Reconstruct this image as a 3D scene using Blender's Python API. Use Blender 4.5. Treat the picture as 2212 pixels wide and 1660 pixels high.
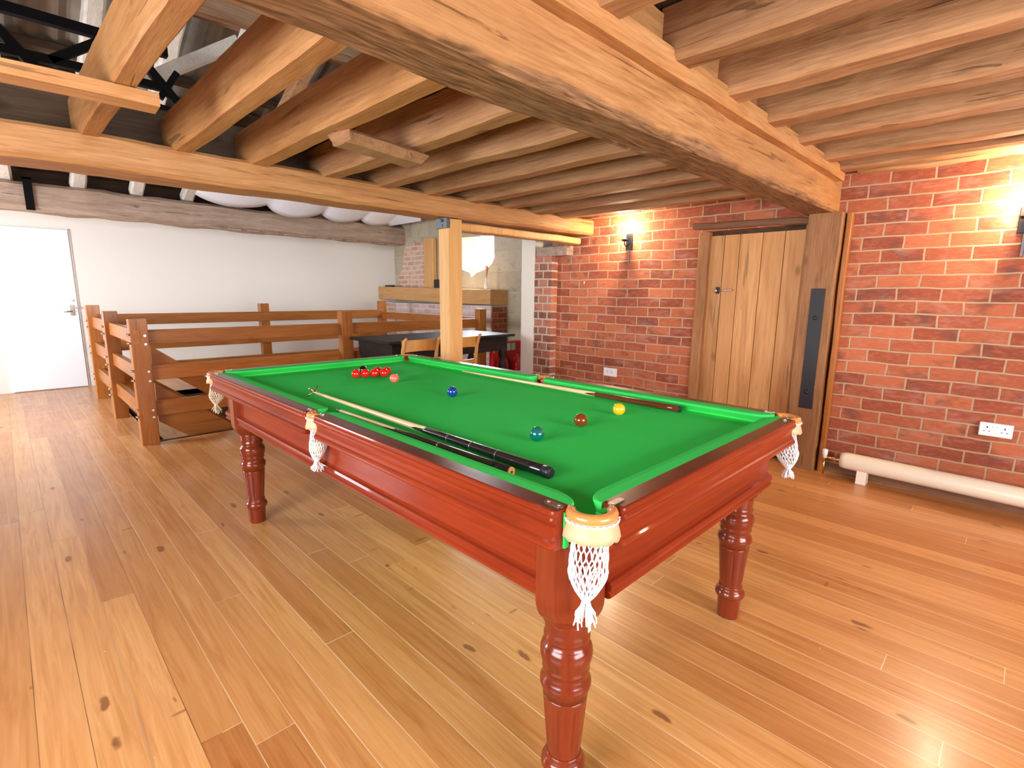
import bpy, bmesh, math, random
from mathutils import Vector, Matrix, noise
random.seed(7)
for o in list(bpy.data.objects): bpy.data.objects.remove(o)
SC = bpy.context.scene; COL = SC.collection
PI = math.pi
V = Vector
# ------------------------------------------------------------------ camera
yaw, pit, rol = math.radians(45.18), math.radians(10.03), math.radians(.576)
fw = V((math.cos(yaw)*math.cos(pit), math.sin(yaw)*math.cos(pit), -math.sin(pit)))
rt = V((math.sin(yaw), -math.cos(yaw), 0)); up = rt.cross(fw)
r2 = rt*math.cos(rol)+up*math.sin(rol); u2 = -rt*math.sin(rol)+up*math.cos(rol)
cam = bpy.data.objects.new('camera', bpy.data.cameras.new('camera')); COL.objects.link(cam)
cam.data.sensor_width = 36; cam.data.lens = 36*1100/2212; cam.data.clip_start = .02
m = Matrix((r2, u2, -fw)).transposed().to_4x4(); m.translation = V((0, 0, 1.3)); cam.matrix_world = m
SC.camera = cam
# ------------------------------------------------------------------ view, world
vs = SC.view_settings
vs.view_transform = 'Standard'; vs.look = 'None'; vs.gamma = 1; vs.use_curve_mapping = False
vs.exposure = 0.75
w = bpy.data.worlds.new('world'); SC.world = w; w.use_nodes = True
w.node_tree.nodes['Background'].inputs[0].default_value = (.80, .90, 1, 1)
w.node_tree.nodes['Background'].inputs[1].default_value = 4.0
def area(name, loc, to, sx, sy, power, col):
    l = bpy.data.lights.new(name, 'AREA'); l.shape = 'RECTANGLE'; l.size = sx; l.size_y = sy; l.energy = power; l.color = col
    o = bpy.data.objects.new(name, l); COL.objects.link(o); o.location = loc
    o.rotation_euler = (V(to)-V(loc)).to_track_quat('-Z', 'Y').to_euler(); return o
DAY = (.84, .92, 1.0); WARM = (1.0, .80, .55)
# daylight through far-left and small right windows; near and back ones are added fill
area('daylight_far_window', (-2.15, 6.6, 1.35), (1.2, 6.4, .9), 1.6, 1.2, 110, DAY)
area('fill_light_near', (-2.15, 0.9, 1.35), (2, 1.2, 1.0), 2.2, 1.3, 85, (.95, .97, 1))
area('fill_light_back', (1.2, -2.75, 1.35), (1.5, 2, 1.1), 2.4, 1.3, 85, (.98, .98, 1))
area('daylight_small_window', (5.75, 6.45, 1.98), (4.0, 5.2, .8), .7, .45, 45, DAY)
def lamp_light(loc, power, rad=.03):
    l = bpy.data.lights.new('lamp_light', 'POINT'); l.energy = power; l.color = WARM; l.shadow_soft_size = rad
    o = bpy.data.objects.new('lamp_light', l); COL.objects.link(o); o.location = loc; return o
# ------------------------------------------------------------------ materials
class N:
    def __init__(s, name):
        s.m = bpy.data.materials.new(name); s.m.use_nodes = True; s.t = s.m.node_tree
        s.b = s.t.nodes['Principled BSDF']
    def n(s, typ, ins=None, **kw):
        d = s.t.nodes.new(typ)
        for k, v in kw.items(): setattr(d, k, v)
        for k, v in (ins or {}).items():
            if isinstance(v, tuple) and len(v) == 2 and hasattr(v[0], 'outputs'): s.t.links.new(v[0].outputs[v[1]], d.inputs[k])
            elif hasattr(v, 'outputs'): s.t.links.new(v.outputs[0], d.inputs[k])
            else: d.inputs[k].default_value = v
        return d
    def math(s, op, a, b=0.0, c=None):
        ins = {0: a, 1: b}
        if c is not None: ins[2] = c
        return s.n('ShaderNodeMath', ins, operation=op)
    def ramp(s, fac, stops):
        r = s.n('ShaderNodeValToRGB', {0: fac}); e = r.color_ramp.elements
        while len(e) < len(stops): e.new(.5)
        for k, (p, c) in zip(e, stops): k.position = p; k.color = (*c, 1)
        return r
    def mix(s, f, a, b, mode='MIX'):
        d = s.t.nodes.new('ShaderNodeMix'); d.data_type = 'RGBA'; d.blend_type = mode
        for i, v in ((0, f), (6, a), (7, b)):
            if isinstance(v, tuple) and len(v) == 2: s.t.links.new(v[0].outputs[v[1]], d.inputs[i])
            elif hasattr(v, 'outputs'): s.t.links.new(v.outputs[0], d.inputs[i])
            elif isinstance(v, tuple): d.inputs[i].default_value = (*v, 1)
            else: d.inputs[i].default_value = v
        return (d, 2)
    def set(s, **kw):
        for k, v in kw.items():
            k = k.replace('_', ' ')
            if isinstance(v, tuple) and hasattr(v[0], 'outputs'): s.t.links.new(v[0].outputs[v[1]], s.b.inputs[k])
            elif hasattr(v, 'outputs'): s.t.links.new(v.outputs[0], s.b.inputs[k])
            elif isinstance(v, tuple) and len(v) == 3: s.b.inputs[k].default_value = (*v, 1)
            else: s.b.inputs[k].default_value = v
        return s
    def coord(s, scale=(1, 1, 1), loc=(0, 0, 0), src=3, vec=None):
        c = vec if vec is not None else (s.n('ShaderNodeTexCoord'), src)
        return s.n('ShaderNodeMapping', {0: c, 1: loc, 3: scale})
    def bump(s, h, st=.3, dist=.01):
        b = s.n('ShaderNodeBump', {'Strength': st, 'Distance': dist, 'Height': h}); s.t.links.new(b.outputs[0], s.b.inputs['Normal'])
def flat(name, col, rough=.5, metal=0, coat=0, nz=.08, scale=20, **kw):
    a = N(name); n = a.n('ShaderNodeTexNoise', {'Vector': a.coord(), 'Scale': scale, 'Detail': 4})
    a.set(Base_Color=a.mix(n, tuple(c*(1-nz) for c in col), tuple(min(1, c*(1+nz)) for c in col)), Roughness=rough, Metallic=metal, Coat_Weight=coat, **kw)
    return a.m
def wood(name, dark, mid, light, axis='Y', rough=.55, coat=0, bump=.35, grain=16, cracks=.5, tone=.25, spec=.28, cr=.12, stain=None):
    a = N(name); i = 'XYZ'.index(axis)
    oi = a.n('ShaderNodeObjectInfo'); tc = a.n('ShaderNodeTexCoord')
    off = a.n('ShaderNodeVectorMath', {0: (tc, 3), 1: a.n('ShaderNodeCombineXYZ', {0: a.math('MULTIPLY', (oi, 5), 17.), 1: a.math('MULTIPLY', (oi, 5), 9.), 2: a.math('MULTIPLY', (oi, 5), 5.)})}, operation='ADD')
    sc = [grain]*3; sc[i] = grain*.10
    g = a.n('ShaderNodeTexNoise', {'Vector': a.coord(tuple(sc), vec=off), 'Scale': 1, 'Detail': 7, 'Roughness': .62, 'Distortion': .6})
    sb = [2.6]*3; sb[i] = .9
    b = a.n('ShaderNodeTexNoise', {'Vector': a.coord(tuple(sb), vec=off), 'Scale': 1, 'Detail': 3})
    sf = [grain*5.5]*3; sf[i] = grain*.32
    g_ = a.n('ShaderNodeTexNoise', {'Vector': a.coord(tuple(sf), (1, 2, 3), vec=off), 'Scale': 1, 'Detail': 4, 'Roughness': .6, 'Distortion': .5})
    g = a.math('ADD', a.math('MULTIPLY', g, .55), a.math('MULTIPLY', g_, .45))
    c = a.ramp(g, [(.30, dark), (.47, mid), (.68, light)])
    c2 = a.mix(a.math('MULTIPLY', a.ramp(b, [(.35, (0, 0, 0)), (.65, (1, 1, 1))]), .45), c, mid)
    sk = [grain*1.6]*3; sk[i] = grain*.09
    k = a.n('ShaderNodeTexNoise', {'Vector': a.coord(tuple(sk), (3, 5, 7), vec=off), 'Scale': 1, 'Detail': 5, 'Distortion': 1.0})
    kr = a.ramp(k, [(.31, (1, 1, 1)), (.345, (0, 0, 0))])
    c3 = a.mix(a.math('MULTIPLY', kr, cracks), c2, tuple(x*.25 for x in dark))
    kn = a.n('ShaderNodeTexVoronoi', {'Vector': a.coord(tuple(3.2 if j != i else 1.7 for j in range(3)), vec=off), 'Scale': 1})
    c3 = a.mix(a.math('MULTIPLY', a.ramp(kn, [(.05, (1, 1, 1)), (.1, (0, 0, 0))]), cracks), c3, tuple(x*.3 for x in dark))
    if stain is not None:   # dirt on the waney lower edge, with its own ragged outline
        sz = a.n('ShaderNodeSeparateXYZ', {0: (tc, 3)})
        sn = a.n('ShaderNodeTexNoise', {'Vector': a.coord((1.6, 1.6, 1.6)), 'Scale': 1, 'Detail': 6, 'Roughness': .6})
        zz = a.math('ADD', (sz, 2), a.math('MULTIPLY', a.math('SUBTRACT', (sn, 0), .5), -.16))
        mk = a.ramp(a.math('MULTIPLY', a.math('SUBTRACT', zz, stain), 10), [(0, (1, 1, 1)), (.22, (0, 0, 0))])
        fn_ = a.n('ShaderNodeTexNoise', {'Vector': a.coord((5, 45, 45)), 'Scale': 1, 'Detail': 6, 'Distortion': 1.5})
        c3 = a.mix(a.math('MULTIPLY', mk, .85), c3, a.ramp(fn_, [(.35, (.07, .032, .014)), (.5, (.21, .105, .05)), (.68, (.38, .21, .11))]))
    t = a.math('ADD', a.math('MULTIPLY', (oi, 5), tone), 1-tone/2)
    c4 = a.mix(1.0, c3, a.n('ShaderNodeCombineXYZ', {0: t, 1: t, 2: t}), 'MULTIPLY')
    a.set(Base_Color=c4, Roughness=rough, Coat_Weight=coat, Coat_Roughness=cr, Specular_IOR_Level=spec)
    a.bump(a.math('SUBTRACT', g, a.math('MULTIPLY', kr, .8)), bump, .008)
    return a.m
OD, OM, OL = (.20, .082, .028), (.46, .215, .075), (.66, .36, .15)
M = {}
for ax in 'XYZ':
    M['oak'+ax] = wood('oak_'+ax, OD, OM, OL, ax)
M['oldoakX'] = wood('weathered_oak_x', (.10, .055, .03), (.30, .165, .085), (.46, .28, .16), 'X', rough=.75, bump=.8)
M['greyoakX'] = wood('grey_oak_x', (.16, .105, .075), (.36, .245, .175), (.52, .40, .31), 'X', rough=.8, bump=.8)
M['mainbeam'] = wood('main_beam_oak', OD, OM, OL, 'X', bump=.7, stain=.012, grain=20)
M['joist'] = wood('joist_oak', (.15, .068, .03), (.36, .18, .08), (.54, .31, .155), 'Y', rough=.7, bump=.6, tone=.3)
M['rail'] = wood('rail_oak', (.20, .058, .010), (.36, .118, .020), (.48, .175, .038), 'X', rough=.4, coat=.15, cracks=.3)
M['railY'] = wood('rail_oak_y', (.20, .058, .010), (.36, .118, .020), (.48, .175, .038), 'Y', rough=.4, coat=.15, cracks=.3)
M['railpost'] = wood('post_oak', (.20, .058, .010), (.36, .118, .020), (.48, .175, .038), 'Z', rough=.4, coat=.15, cracks=.3)
M['newoak'] = wood('new_oak', (.50, .25, .08), (.66, .36, .13), (.78, .47, .2), 'Z', rough=.5, bump=.15, cracks=.05, grain=10)
M['door'] = wood('door_oak', (.27, .105, .03), (.50, .235, .08), (.68, .37, .15), 'Z', rough=.45, bump=.3, cracks=.45, grain=8)
M['darkoakZ'] = wood('dark_oak_z', (.09, .036, .013), (.28, .12, .042), (.42, .20, .08), 'Z', rough=.55, bump=.8)
M['darkoakY'] = wood('dark_oak_y', (.06, .028, .014), (.17, .078, .036), (.28, .14, .07), 'Y', rough=.6, bump=.8)
M['mahog'] = wood('mahogany', (.10, .012, .004), (.21, .025, .007), (.30, .043, .012), 'Y', rough=.3, coat=.20, cr=.05, spec=.06, bump=.03, cracks=.12, grain=9, tone=.05)
M['mahogX'] = wood('mahogany_x', (.10, .012, .004), (.21, .025, .007), (.30, .043, .012), 'X', rough=.3, coat=.20, cr=.05, spec=.06, bump=.03, cracks=.12, grain=9, tone=.05)
M['mahogZ'] = wood('mahogany_z', (.09, .013, .005), (.17, .025, .008), (.24, .038, .012), 'Z', rough=.2, coat=.3, bump=.03, cracks=.1, grain=9, tone=.05)
M['railtop'] = wood('mahogany_rail', (.06, .011, .005), (.11, .02, .009), (.16, .03, .012), 'Y', rough=.3, coat=.35, bump=.06, cracks=.15, grain=12, tone=.02)
M['white_timber'] = wood('white_washed_timber', (.42, .36, .28), (.66, .60, .50), (.78, .74, .66), 'Y', rough=.8, bump=.5, cracks=.3)
M['mantel'] = wood('mantel_oak', (.38, .19, .065), (.58, .31, .115), (.70, .41, .17), 'Y', cracks=.1)
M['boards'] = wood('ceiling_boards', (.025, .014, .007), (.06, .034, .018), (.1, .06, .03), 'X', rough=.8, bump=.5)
M['blackwood'] = wood('black_stained_wood', (.008, .006, .005), (.018, .013, .011), (.04, .028, .024), 'X', rough=.5, coat=.0, bump=.1, spec=.12)
M['chairwood'] = wood('chair_beech', (.34, .15, .035), (.48, .23, .06), (.58, .31, .10), 'Z', rough=.3, coat=.3, bump=.05, cracks=.05)
M['paleash'] = wood('pale_ash', (.66, .42, .20), (.80, .56, .31), (.88, .66, .40), 'Y', rough=.25, coat=.4, bump=.02, cracks=.03, grain=40, tone=.05)
M['rosewood'] = wood('rosewood', (.06, .014, .006), (.12, .03, .012), (.20, .06, .02), 'Y', rough=.15, coat=.8, bump=.02, cracks=.1, grain=50, tone=.05)
M['ebony'] = flat('ebony', (.010, .010, .011), .22, coat=.7)
M['iron'] = flat('black_iron', (.022, .020, .022), .5, .4)
M['steel'] = flat('steel', (.62, .62, .64), .3, 1)
M['nickel'] = flat('aged_nickel', (.36, .30, .24), .32, 1)
M['brass'] = flat('brass', (.80, .58, .30), .22, 1)
M['leather'] = flat('tan_leather', (.66, .24, .06), .34, coat=.3, nz=.1)
M['skirt'] = flat('pale_leather', (.80, .40, .22), .5, nz=.05)
M['cotton'] = flat('white_cotton', (.88, .88, .90), .9, nz=.04)
M['cream'] = flat('cream_cotton', (.80, .68, .50), .9, nz=.06)
M['white'] = flat('white_plastic', (.86, .85, .86), .35, nz=.02)
M['radiator'] = flat('cream_enamel', (.86, .74, .57), .35, nz=.02)
M['doorpaint'] = flat('white_door_paint', (.86, .88, .90), .5, nz=.01)
M['red'] = flat('red_enamel', (.62, .012, .012), .25, coat=.5)
M['paper'] = flat('label_paper', (.72, .66, .52), .6)
M['labelgreen'] = flat('label_green', (.42, .60, .42), .6)
M['yellowtag'] = flat('yellow_tag', (.85, .5, .05), .4)
M['darksteel'] = flat('black_steel', (.005, .004, .004), .8, Specular_IOR_Level=.1)
M['cloth_sag'] = flat('white_sheet', (.88, .87, .90), .8, nz=.03, scale=4)
M['rubber'] = flat('black_rubber', (.015, .015, .018), .4)
M['grey'] = flat('grey_metal', (.13, .14, .15), .45, .6)
M['carpet'] = flat('stairwell_lining', (.16, .085, .04), .9)
def baize(name, col):
    a = N(name); n = a.n('ShaderNodeTexNoise', {'Vector': a.coord(), 'Scale': 900, 'Detail': 2})
    n2 = a.n('ShaderNodeTexNoise', {'Vector': a.coord((1, .5, 1)), 'Scale': 3, 'Detail': 4})
    c = a.mix(n, tuple(x*.82 for x in col), tuple(x*1.15 for x in col))
    c = a.mix(a.math('MULTIPLY', n2, .35), c, tuple(x*.8 for x in col))
    a.set(Base_Color=c, Roughness=.95, Sheen_Weight=.0, Specular_IOR_Level=.03); a.bump(n, .15, .001); return a.m
M['baize'] = baize('green_baize', (.050, .74, .125))
M['cushion'] = baize('cushion_baize', (.060, .70, .13))
def ballmat(name, col): return flat(name, col, .07, coat=1.0, nz=.01)
def plaster(name, col, patchy=.06, bump=.25):
    a = N(name); n = a.n('ShaderNodeTexNoise', {'Vector': a.coord(), 'Scale': 1.6, 'Detail': 8, 'Roughness': .6})
    a.set(Base_Color=a.mix(n, tuple(c*(1-patchy) for c in col), tuple(min(1, c*(1+patchy)) for c in col)), Roughness=.85)
    a.bump(a.n('ShaderNodeTexNoise', {'Vector': a.coord(), 'Scale': 14, 'Detail': 6}), bump, .01); return a.m
M['wall'] = plaster('cream_wall', (.80, .745, .665), .02, .08)
M['plaster'] = plaster('white_plaster', (.78, .72, .62), .05)
M['roughplaster'] = plaster('rough_limewash', (.50, .42, .29), .35, .8)
def bricks(name, ax, c1, c2, mortar, bw=.235, rh=.086, ms=.0065, off=(0, 0), squash=1, offset=.5, wash=0, washc=(.8, .78, .78)):
    a = N(name); tc = a.n('ShaderNodeTexCoord'); s = a.n('ShaderNodeSeparateXYZ', {0: (tc, 3)})
    nz = a.n('ShaderNodeTexNoise', {'Vector': (tc, 3), 'Scale': 7, 'Detail': 3})
    nz2 = a.n('ShaderNodeTexNoise', {'Vector': (tc, 3), 'Scale': 2.2, 'Detail': 2})
    u = a.math('ADD', (s, ax), a.math('MULTIPLY', a.math('SUBTRACT', (nz, 0), .5), .018))
    v = a.math('ADD', (s, 2), a.math('MULTIPLY', a.math('SUBTRACT', (nz2, 0), .5), .03))
    v = a.math('ADD', v, a.math('MULTIPLY', a.math('SUBTRACT', (nz, 0), .5), .008))
    vec = a.n('ShaderNodeCombineXYZ', {0: a.math('ADD', u, off[0]), 1: a.math('ADD', v, off[1])})
    b = a.n('ShaderNodeTexBrick', {'Vector': vec, 'Color1': (0, 0, 0, 1), 'Color2': (1, 1, 1, 1), 'Mortar': (.5, .5, .5, 1), 'Scale': 1, 'Mortar Size': ms, 'Mortar Smooth': .25, 'Bias': 0, 'Brick Width': bw, 'Row Height': rh}, offset=offset, squash=squash)
    col = a.ramp((b, 0), [(0, tuple(x*.78 for x in c1)), (.3, c1), (.65, c2), (1, tuple(min(1, x*1.25) for x in c2))])
    ns = a.n('ShaderNodeTexNoise', {'Vector': a.coord((1, 1, 2.5)), 'Scale': 22, 'Detail': 7, 'Roughness': .65})
    col = a.mix(a.ramp(ns, [(.45, (0, 0, 0)), (.85, (.6, .6, .6))]), col, tuple(min(1, x*1.3+.05) for x in c2))
    ns2 = a.n('ShaderNodeTexNoise', {'Vector': (tc, 3), 'Scale': 1.3, 'Detail': 5})
    mc = a.mix(ns, tuple(x*.75 for x in mortar), mortar)
    nd = a.n('ShaderNodeTexNoise', {'Vector': a.coord((1, 1, 1.6), (9, 4, 2)), 'Scale': 6.5, 'Detail': 3, 'Roughness': .5})
    col = a.mix(a.ramp(nd, [(.55, (0, 0, 0)), (.68, (.7, .7, .7))]), col, tuple(x*.42+.03 for x in c1))
    nl = a.n('ShaderNodeTexNoise', {'Vector': a.coord((1, 1, 3), (2, 7, 5)), 'Scale': 5, 'Detail': 5, 'Roughness': .6})
    col = a.mix(a.ramp(nl, [(.54, (0, 0, 0)), (.72, (.5, .5, .5))]), col, tuple(min(1, x*.8+.16) for x in c2))
    col = a.mix((b, 1), col, mc)
    if wash: col = a.mix(a.math('MULTIPLY', a.ramp(ns2, [(.25, (.4, .4, .4)), (.6, (1, 1, 1))]), wash), col, washc)
    a.set(Base_Color=col, Roughness=.85)
    a.bump(a.math('ADD', a.math('MULTIPLY', (b, 1), -1.0), a.math('MULTIPLY', ns, .7)), .7, .012)
    return a.m
BR = dict(c1=(.31, .068, .028), c2=(.41, .112, .044), mortar=(.54, .34, .20))
M['brick'] = bricks('brick_wall', 1, **BR, off=(.05, .012))
M['brickX'] = bricks('brick_face', 0, **BR, off=(0, .012))
M['brickpier'] = bricks('brick_pier', 1, (.27, .085, .05), (.42, .15, .09), (.62, .5, .38), bw=.13, ms=.011)
M['brickwash'] = bricks('washed_brick', 1, (.50, .20, .14), (.62, .30, .22), (.78, .74, .74), ms=.012, wash=.6)
M['stone'] = bricks('limewashed_stone', 1, (.40, .32, .20), (.50, .42, .28), (.60, .53, .41), bw=.52, rh=.33, ms=.014, wash=.75, washc=(.52, .45, .33))
M['brickpatch'] = bricks('old_brick', 1, (.55, .22, .13), (.66, .33, .20), (.78, .70, .60), ms=.014, wash=.25, washc=(.8, .72, .6))
def floor_mat():
    a = N('pine_boards'); tc = a.n('ShaderNodeTexCoord'); s = a.n('ShaderNodeSeparateXYZ', {0: (tc, 3)})
    W = .1125
    u = a.math('DIVIDE', a.math('ADD', (s, 0), 10-.0275+W*.0), W); fu = a.math('FRACT', u); iu = a.math('FLOOR', u)
    wn = a.n('ShaderNodeTexWhiteNoise', {1: iu}, noise_dimensions='1D')
    v = a.math('DIVIDE', a.math('ADD', (s, 1), a.math('MULTIPLY', wn, 7.)), 2.6); fv = a.math('FRACT', v); iv = a.math('FLOOR', v)
    id2 = a.n('ShaderNodeTexWhiteNoise', {0: a.n('ShaderNodeCombineXYZ', {0: iu, 1: iv, 2: 3.3})}, noise_dimensions='3D')
    sh = a.math('MULTIPLY', (id2, 0), 37.)
    def vec(sx, sy): return a.n('ShaderNodeCombineXYZ', {0: a.math('MULTIPLY', (s, 0), sx), 1: a.math('MULTIPLY', (s, 1), sy), 2: sh})
    g = a.n('ShaderNodeTexNoise', {'Vector': vec(38, 1.8), 'Scale': 1, 'Detail': 6, 'Roughness': .6, 'Distortion': 1.2})
    g2 = a.n('ShaderNodeTexNoise', {'Vector': vec(9, 1.1), 'Scale': 1, 'Detail': 3, 'Distortion': .8})
    col = a.ramp(g, [(.3, (.44, .165, .045)), (.5, (.57, .25, .078)), (.72, (.67, .34, .125))])
    col = a.mix(a.math('MULTIPLY', a.ramp(g2, [(.35, (0, 0, 0)), (.7, (1, 1, 1))]), .6), col, (.60, .27, .088))
    tone = a.ramp((id2, 0), [(0, (.72, .56, .44)), (.3, (.92, .84, .76)), (.7, (1.03, 1.02, 1.0)), (1, (1.2, 1.26, 1.34))])
    col = a.mix(.8, col, tone, 'MULTIPLY')
    kd = a.n('ShaderNodeTexNoise', {'Vector': (tc, 3), 'Scale': 16, 'Detail': 3})
    kx = a.n('ShaderNodeVectorMath', {0: vec(9.0, 3.4), 1: a.n('ShaderNodeVectorMath', {0: (kd, 1), 1: (.22, .22, 0)}, operation='MULTIPLY')}, operation='ADD')
    kv = a.n('ShaderNodeTexVoronoi', {'Vector': kx, 'Scale': 1, 'Randomness': 1})
    kc = a.n('ShaderNodeSeparateXYZ', {0: (kv, 1)})
    kr = a.math('MULTIPLY', a.math('SMOOTH_MIN', a.math('MAXIMUM', a.math('SUBTRACT', a.math('MULTIPLY', (kc, 0), .15), (kv, 0)), 0), .06, .01), 16)
    col = a.mix(a.math('MINIMUM', a.math('MULTIPLY', kr, 1.0), .8), col, (.20, .055, .018))
    kv2 = a.n('ShaderNodeTexVoronoi', {'Vector': vec(3.6, 14), 'Scale': 1})
    kc2 = a.n('ShaderNodeSeparateXYZ', {0: (kv2, 1)})
    st = a.ramp(a.math('SUBTRACT', a.math('MULTIPLY', a.math('MAXIMUM', a.math('SUBTRACT', (kc2, 1), .75), 0), .7), (kv2, 0)), [(0, (0, 0, 0)), (.05, (1, 1, 1))])
    col = a.mix(a.math('MULTIPLY', st, .65), col, (.26, .085, .03))
    e = a.math('MINIMUM', fu, a.math('SUBTRACT', 1., fu)); ev = a.math('MINIMUM', fv, a.math('SUBTRACT', 1., fv))
    gap = a.math('MAXIMUM', a.math('LESS_THAN', e, .011), a.math('LESS_THAN', ev, .0006))
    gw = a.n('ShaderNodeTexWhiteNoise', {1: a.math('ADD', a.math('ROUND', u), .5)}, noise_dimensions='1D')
    gc = a.mix(a.ramp(a.math('ADD', a.math('MULTIPLY', (s, 0), .8), a.math('MULTIPLY', gw, .5)), [(.45, (0, 0, 0)), (.6, (1, 1, 1))]), (.08, .03, .012), (.85, .66, .46))  # dark joints turn whitish along X: light shining in the gaps, painted in
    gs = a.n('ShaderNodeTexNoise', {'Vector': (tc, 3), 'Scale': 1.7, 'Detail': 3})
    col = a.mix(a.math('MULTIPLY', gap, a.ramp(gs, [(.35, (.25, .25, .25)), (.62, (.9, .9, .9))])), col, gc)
    sp = a.n('ShaderNodeTexVoronoi', {'Vector': (tc, 3), 'Scale': 7})
    col = a.mix(a.math('LESS_THAN', sp, .018), col, (.9, .85, .8))
    rn = a.n('ShaderNodeTexNoise', {'Vector': (tc, 3), 'Scale': 5, 'Detail': 4})
    a.set(Base_Color=col, Roughness=a.math('ADD', a.math('MULTIPLY', rn, .2), .24), Coat_Weight=.25, Coat_Roughness=.2, Specular_IOR_Level=.5)
    a.bump(a.math('SUBTRACT', a.math('MULTIPLY', g, .25), gap), .18, .004)
    return a.m
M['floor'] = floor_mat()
def corr():
    a = N('corrugated_sheet'); tc = a.n('ShaderNodeTexCoord')
    n = a.n('ShaderNodeTexNoise', {'Vector': (tc, 3), 'Scale': 3, 'Detail': 6})
    a.set(Base_Color=a.ramp(n, [(.3, (.10, .072, .048)), (.7, (.23, .185, .135))]), Roughness=.8); return a.m
M['corr'] = corr()
def emis(name, col, st):
    a = N(name); a.set(Base_Color=col, Emission_Color=col, Emission_Strength=st); return a.m
M['bulb'] = emis('bulb_glass', (1., .80, .5), 60)
a = N('clear_glass'); a.set(Base_Color=(1, 1, 1), Roughness=.02, Transmission_Weight=1.0, IOR=1.15); M['glass'] = a.m

# ------------------------------------------------------------------ mesh helpers
class MB:
    def __init__(s): s.bm = bmesh.new(); s.off = V((0, 0, 0))
    def box(s, x0, x1, y0, y1, z0, z1, mi=0):
        vs = [s.bm.verts.new((x, y, z)) for x in (x0, x1) for y in (y0, y1) for z in (z0, z1)]
        for f in ((0, 1, 3, 2), (4, 6, 7, 5), (0, 4, 5, 1), (2, 3, 7, 6), (0, 2, 6, 4), (1, 5, 7, 3)):
            s.bm.faces.new([vs[i] for i in f]).material_index = mi
        return s
    def loft(s, rings, close=True, caps=True, smooth=False):
        R = [[s.bm.verts.new(p) for p in r] for r in rings]; n = len(R[0])
        for a, b in zip(R, R[1:]):
            for i in range(n if close else n-1):
                j = (i+1) % n
                try: s.bm.faces.new((a[i], a[j], b[j], b[i])).smooth = smooth
                except ValueError: pass
        if caps and close and n > 2: s.bm.faces.new(R[0][::-1]); s.bm.faces.new(R[-1])
        return s
    def tube(s, pts, r, n=8, caps=True, smooth=True):
        pts = [V(p) for p in pts]; rings = []; prev = None
        for i, p in enumerate(pts):
            t = (pts[min(i+1, len(pts)-1)]-pts[max(i-1, 0)]).normalized()
            if prev is None: prev = t.orthogonal().normalized()
            prev = (prev-t*prev.dot(t)).normalized(); b = t.cross(prev)
            rr = r[i] if isinstance(r, (list, tuple)) else r
            rings.append([p+(prev*math.cos(2*PI*k/n)+b*math.sin(2*PI*k/n))*rr for k in range(n)])
        return s.loft(rings, smooth=smooth, caps=caps)
    def lathe(s, prof, c=(0, 0, 0), n=32, flute=None, smooth=True):
        c = V(c); rings = []
        for r, z in prof:
            rings.append([c+V((math.cos(2*PI*k/n)*r*(flute(k, n, z) if flute else 1), math.sin(2*PI*k/n)*r*(flute(k, n, z) if flute else 1), z)) for k in range(n)])
        return s.loft(rings, smooth=smooth)
    def prism(s, pts, axis, a0, a1):
        def P(p, a): return {0: (a, p[0], p[1]), 1: (p[0], a, p[1]), 2: (p[0], p[1], a)}[axis]
        return s.loft([[P(p, a0) for p in pts], [P(p, a1) for p in pts]])
    def sphere(s, c, r, seg=24, sc=(1, 1, 1)):
        res = bmesh.ops.create_uvsphere(s.bm, u_segments=seg, v_segments=seg//2, radius=r)
        for v in res['verts']: v.co = V((v.co.x*sc[0], v.co.y*sc[1], v.co.z*sc[2]))+V(c)
        for f in s.bm.faces:
            if all(v in set(res['verts']) for v in f.verts): f.smooth = True
        return s
    def beam(s, p0, p1, w, h, seg=24, wob=.006, ch=.15, seed=0, jag=0):
        """rough hewn timber from p0 to p1 (centre line), width w (horizontal), height h"""
        p0, p1 = V(p0), V(p1); t = (p1-p0).normalized(); side = t.cross(V((0, 0, 1))).normalized() if abs(t.z) < .98 else V((0, 1, 0)); upv = side.cross(t)
        c = ch*min(w, h); W, H = w/2, h/2
        base = [(-W+c, -H), (-W*.3, -H), (W*.3, -H), (W-c, -H), (W, -H+c), (W, -H*.3), (W, H*.3), (W, H-c), (W-c, H), (-W+c, H), (-W, H-c), (-W, H*.3), (-W, -H*.3), (-W, -H+c)]
        rings = []
        for i in range(seg+1):
            p = p0.lerp(p1, i/seg); ring = []
            for k, (a, b) in enumerate(base):
                q = p+side*a+upv*b
                nv = noise.noise_vector(V((q.x*2.2, q.y*2.2, q.z*2.2))+V((seed*7.3, 0, 0)))*wob*1.6+noise.noise_vector(q*11+V((seed, 3, 0)))*wob*.5
                ring.append(q+nv)
            if jag and i in (0, seg):
                for k in range(len(ring)): ring[k] = ring[k]+t*(noise.noise(ring[k]*30)*jag)
            rings.append(ring)
        return s.loft(rings)
    def obj(s, name, mat, parent=None, label=None, cat=None, group=None, kind=None, bevel=0, base=None, smooth=None):
        bmesh.ops.recalc_face_normals(s.bm, faces=s.bm.faces)
        me = bpy.data.meshes.new(name)
        sh = V((0, 0, 0))
        if parent is not None:
            pp = parent; 
            while pp is not None: sh = sh+pp.location; pp = pp.parent
        elif base is not None: sh = V(base)
        if sh.length > 0: bmesh.ops.translate(s.bm, verts=s.bm.verts, vec=-sh)
        s.bm.to_mesh(me); s.bm.free()
        o = bpy.data.objects.new(name, me); COL.objects.link(o)
        for mm in (mat if isinstance(mat, list) else [mat]): me.materials.append(mm)
        if parent is not None: o.parent = parent
        elif base is not None: o.location = base
        if bevel:
            b = o.modifiers.new('bevel', 'BEVEL'); b.width = bevel; b.segments = 2; b.limit_method = 'ANGLE'
        return tag(o, label, cat, group, kind)
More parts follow.
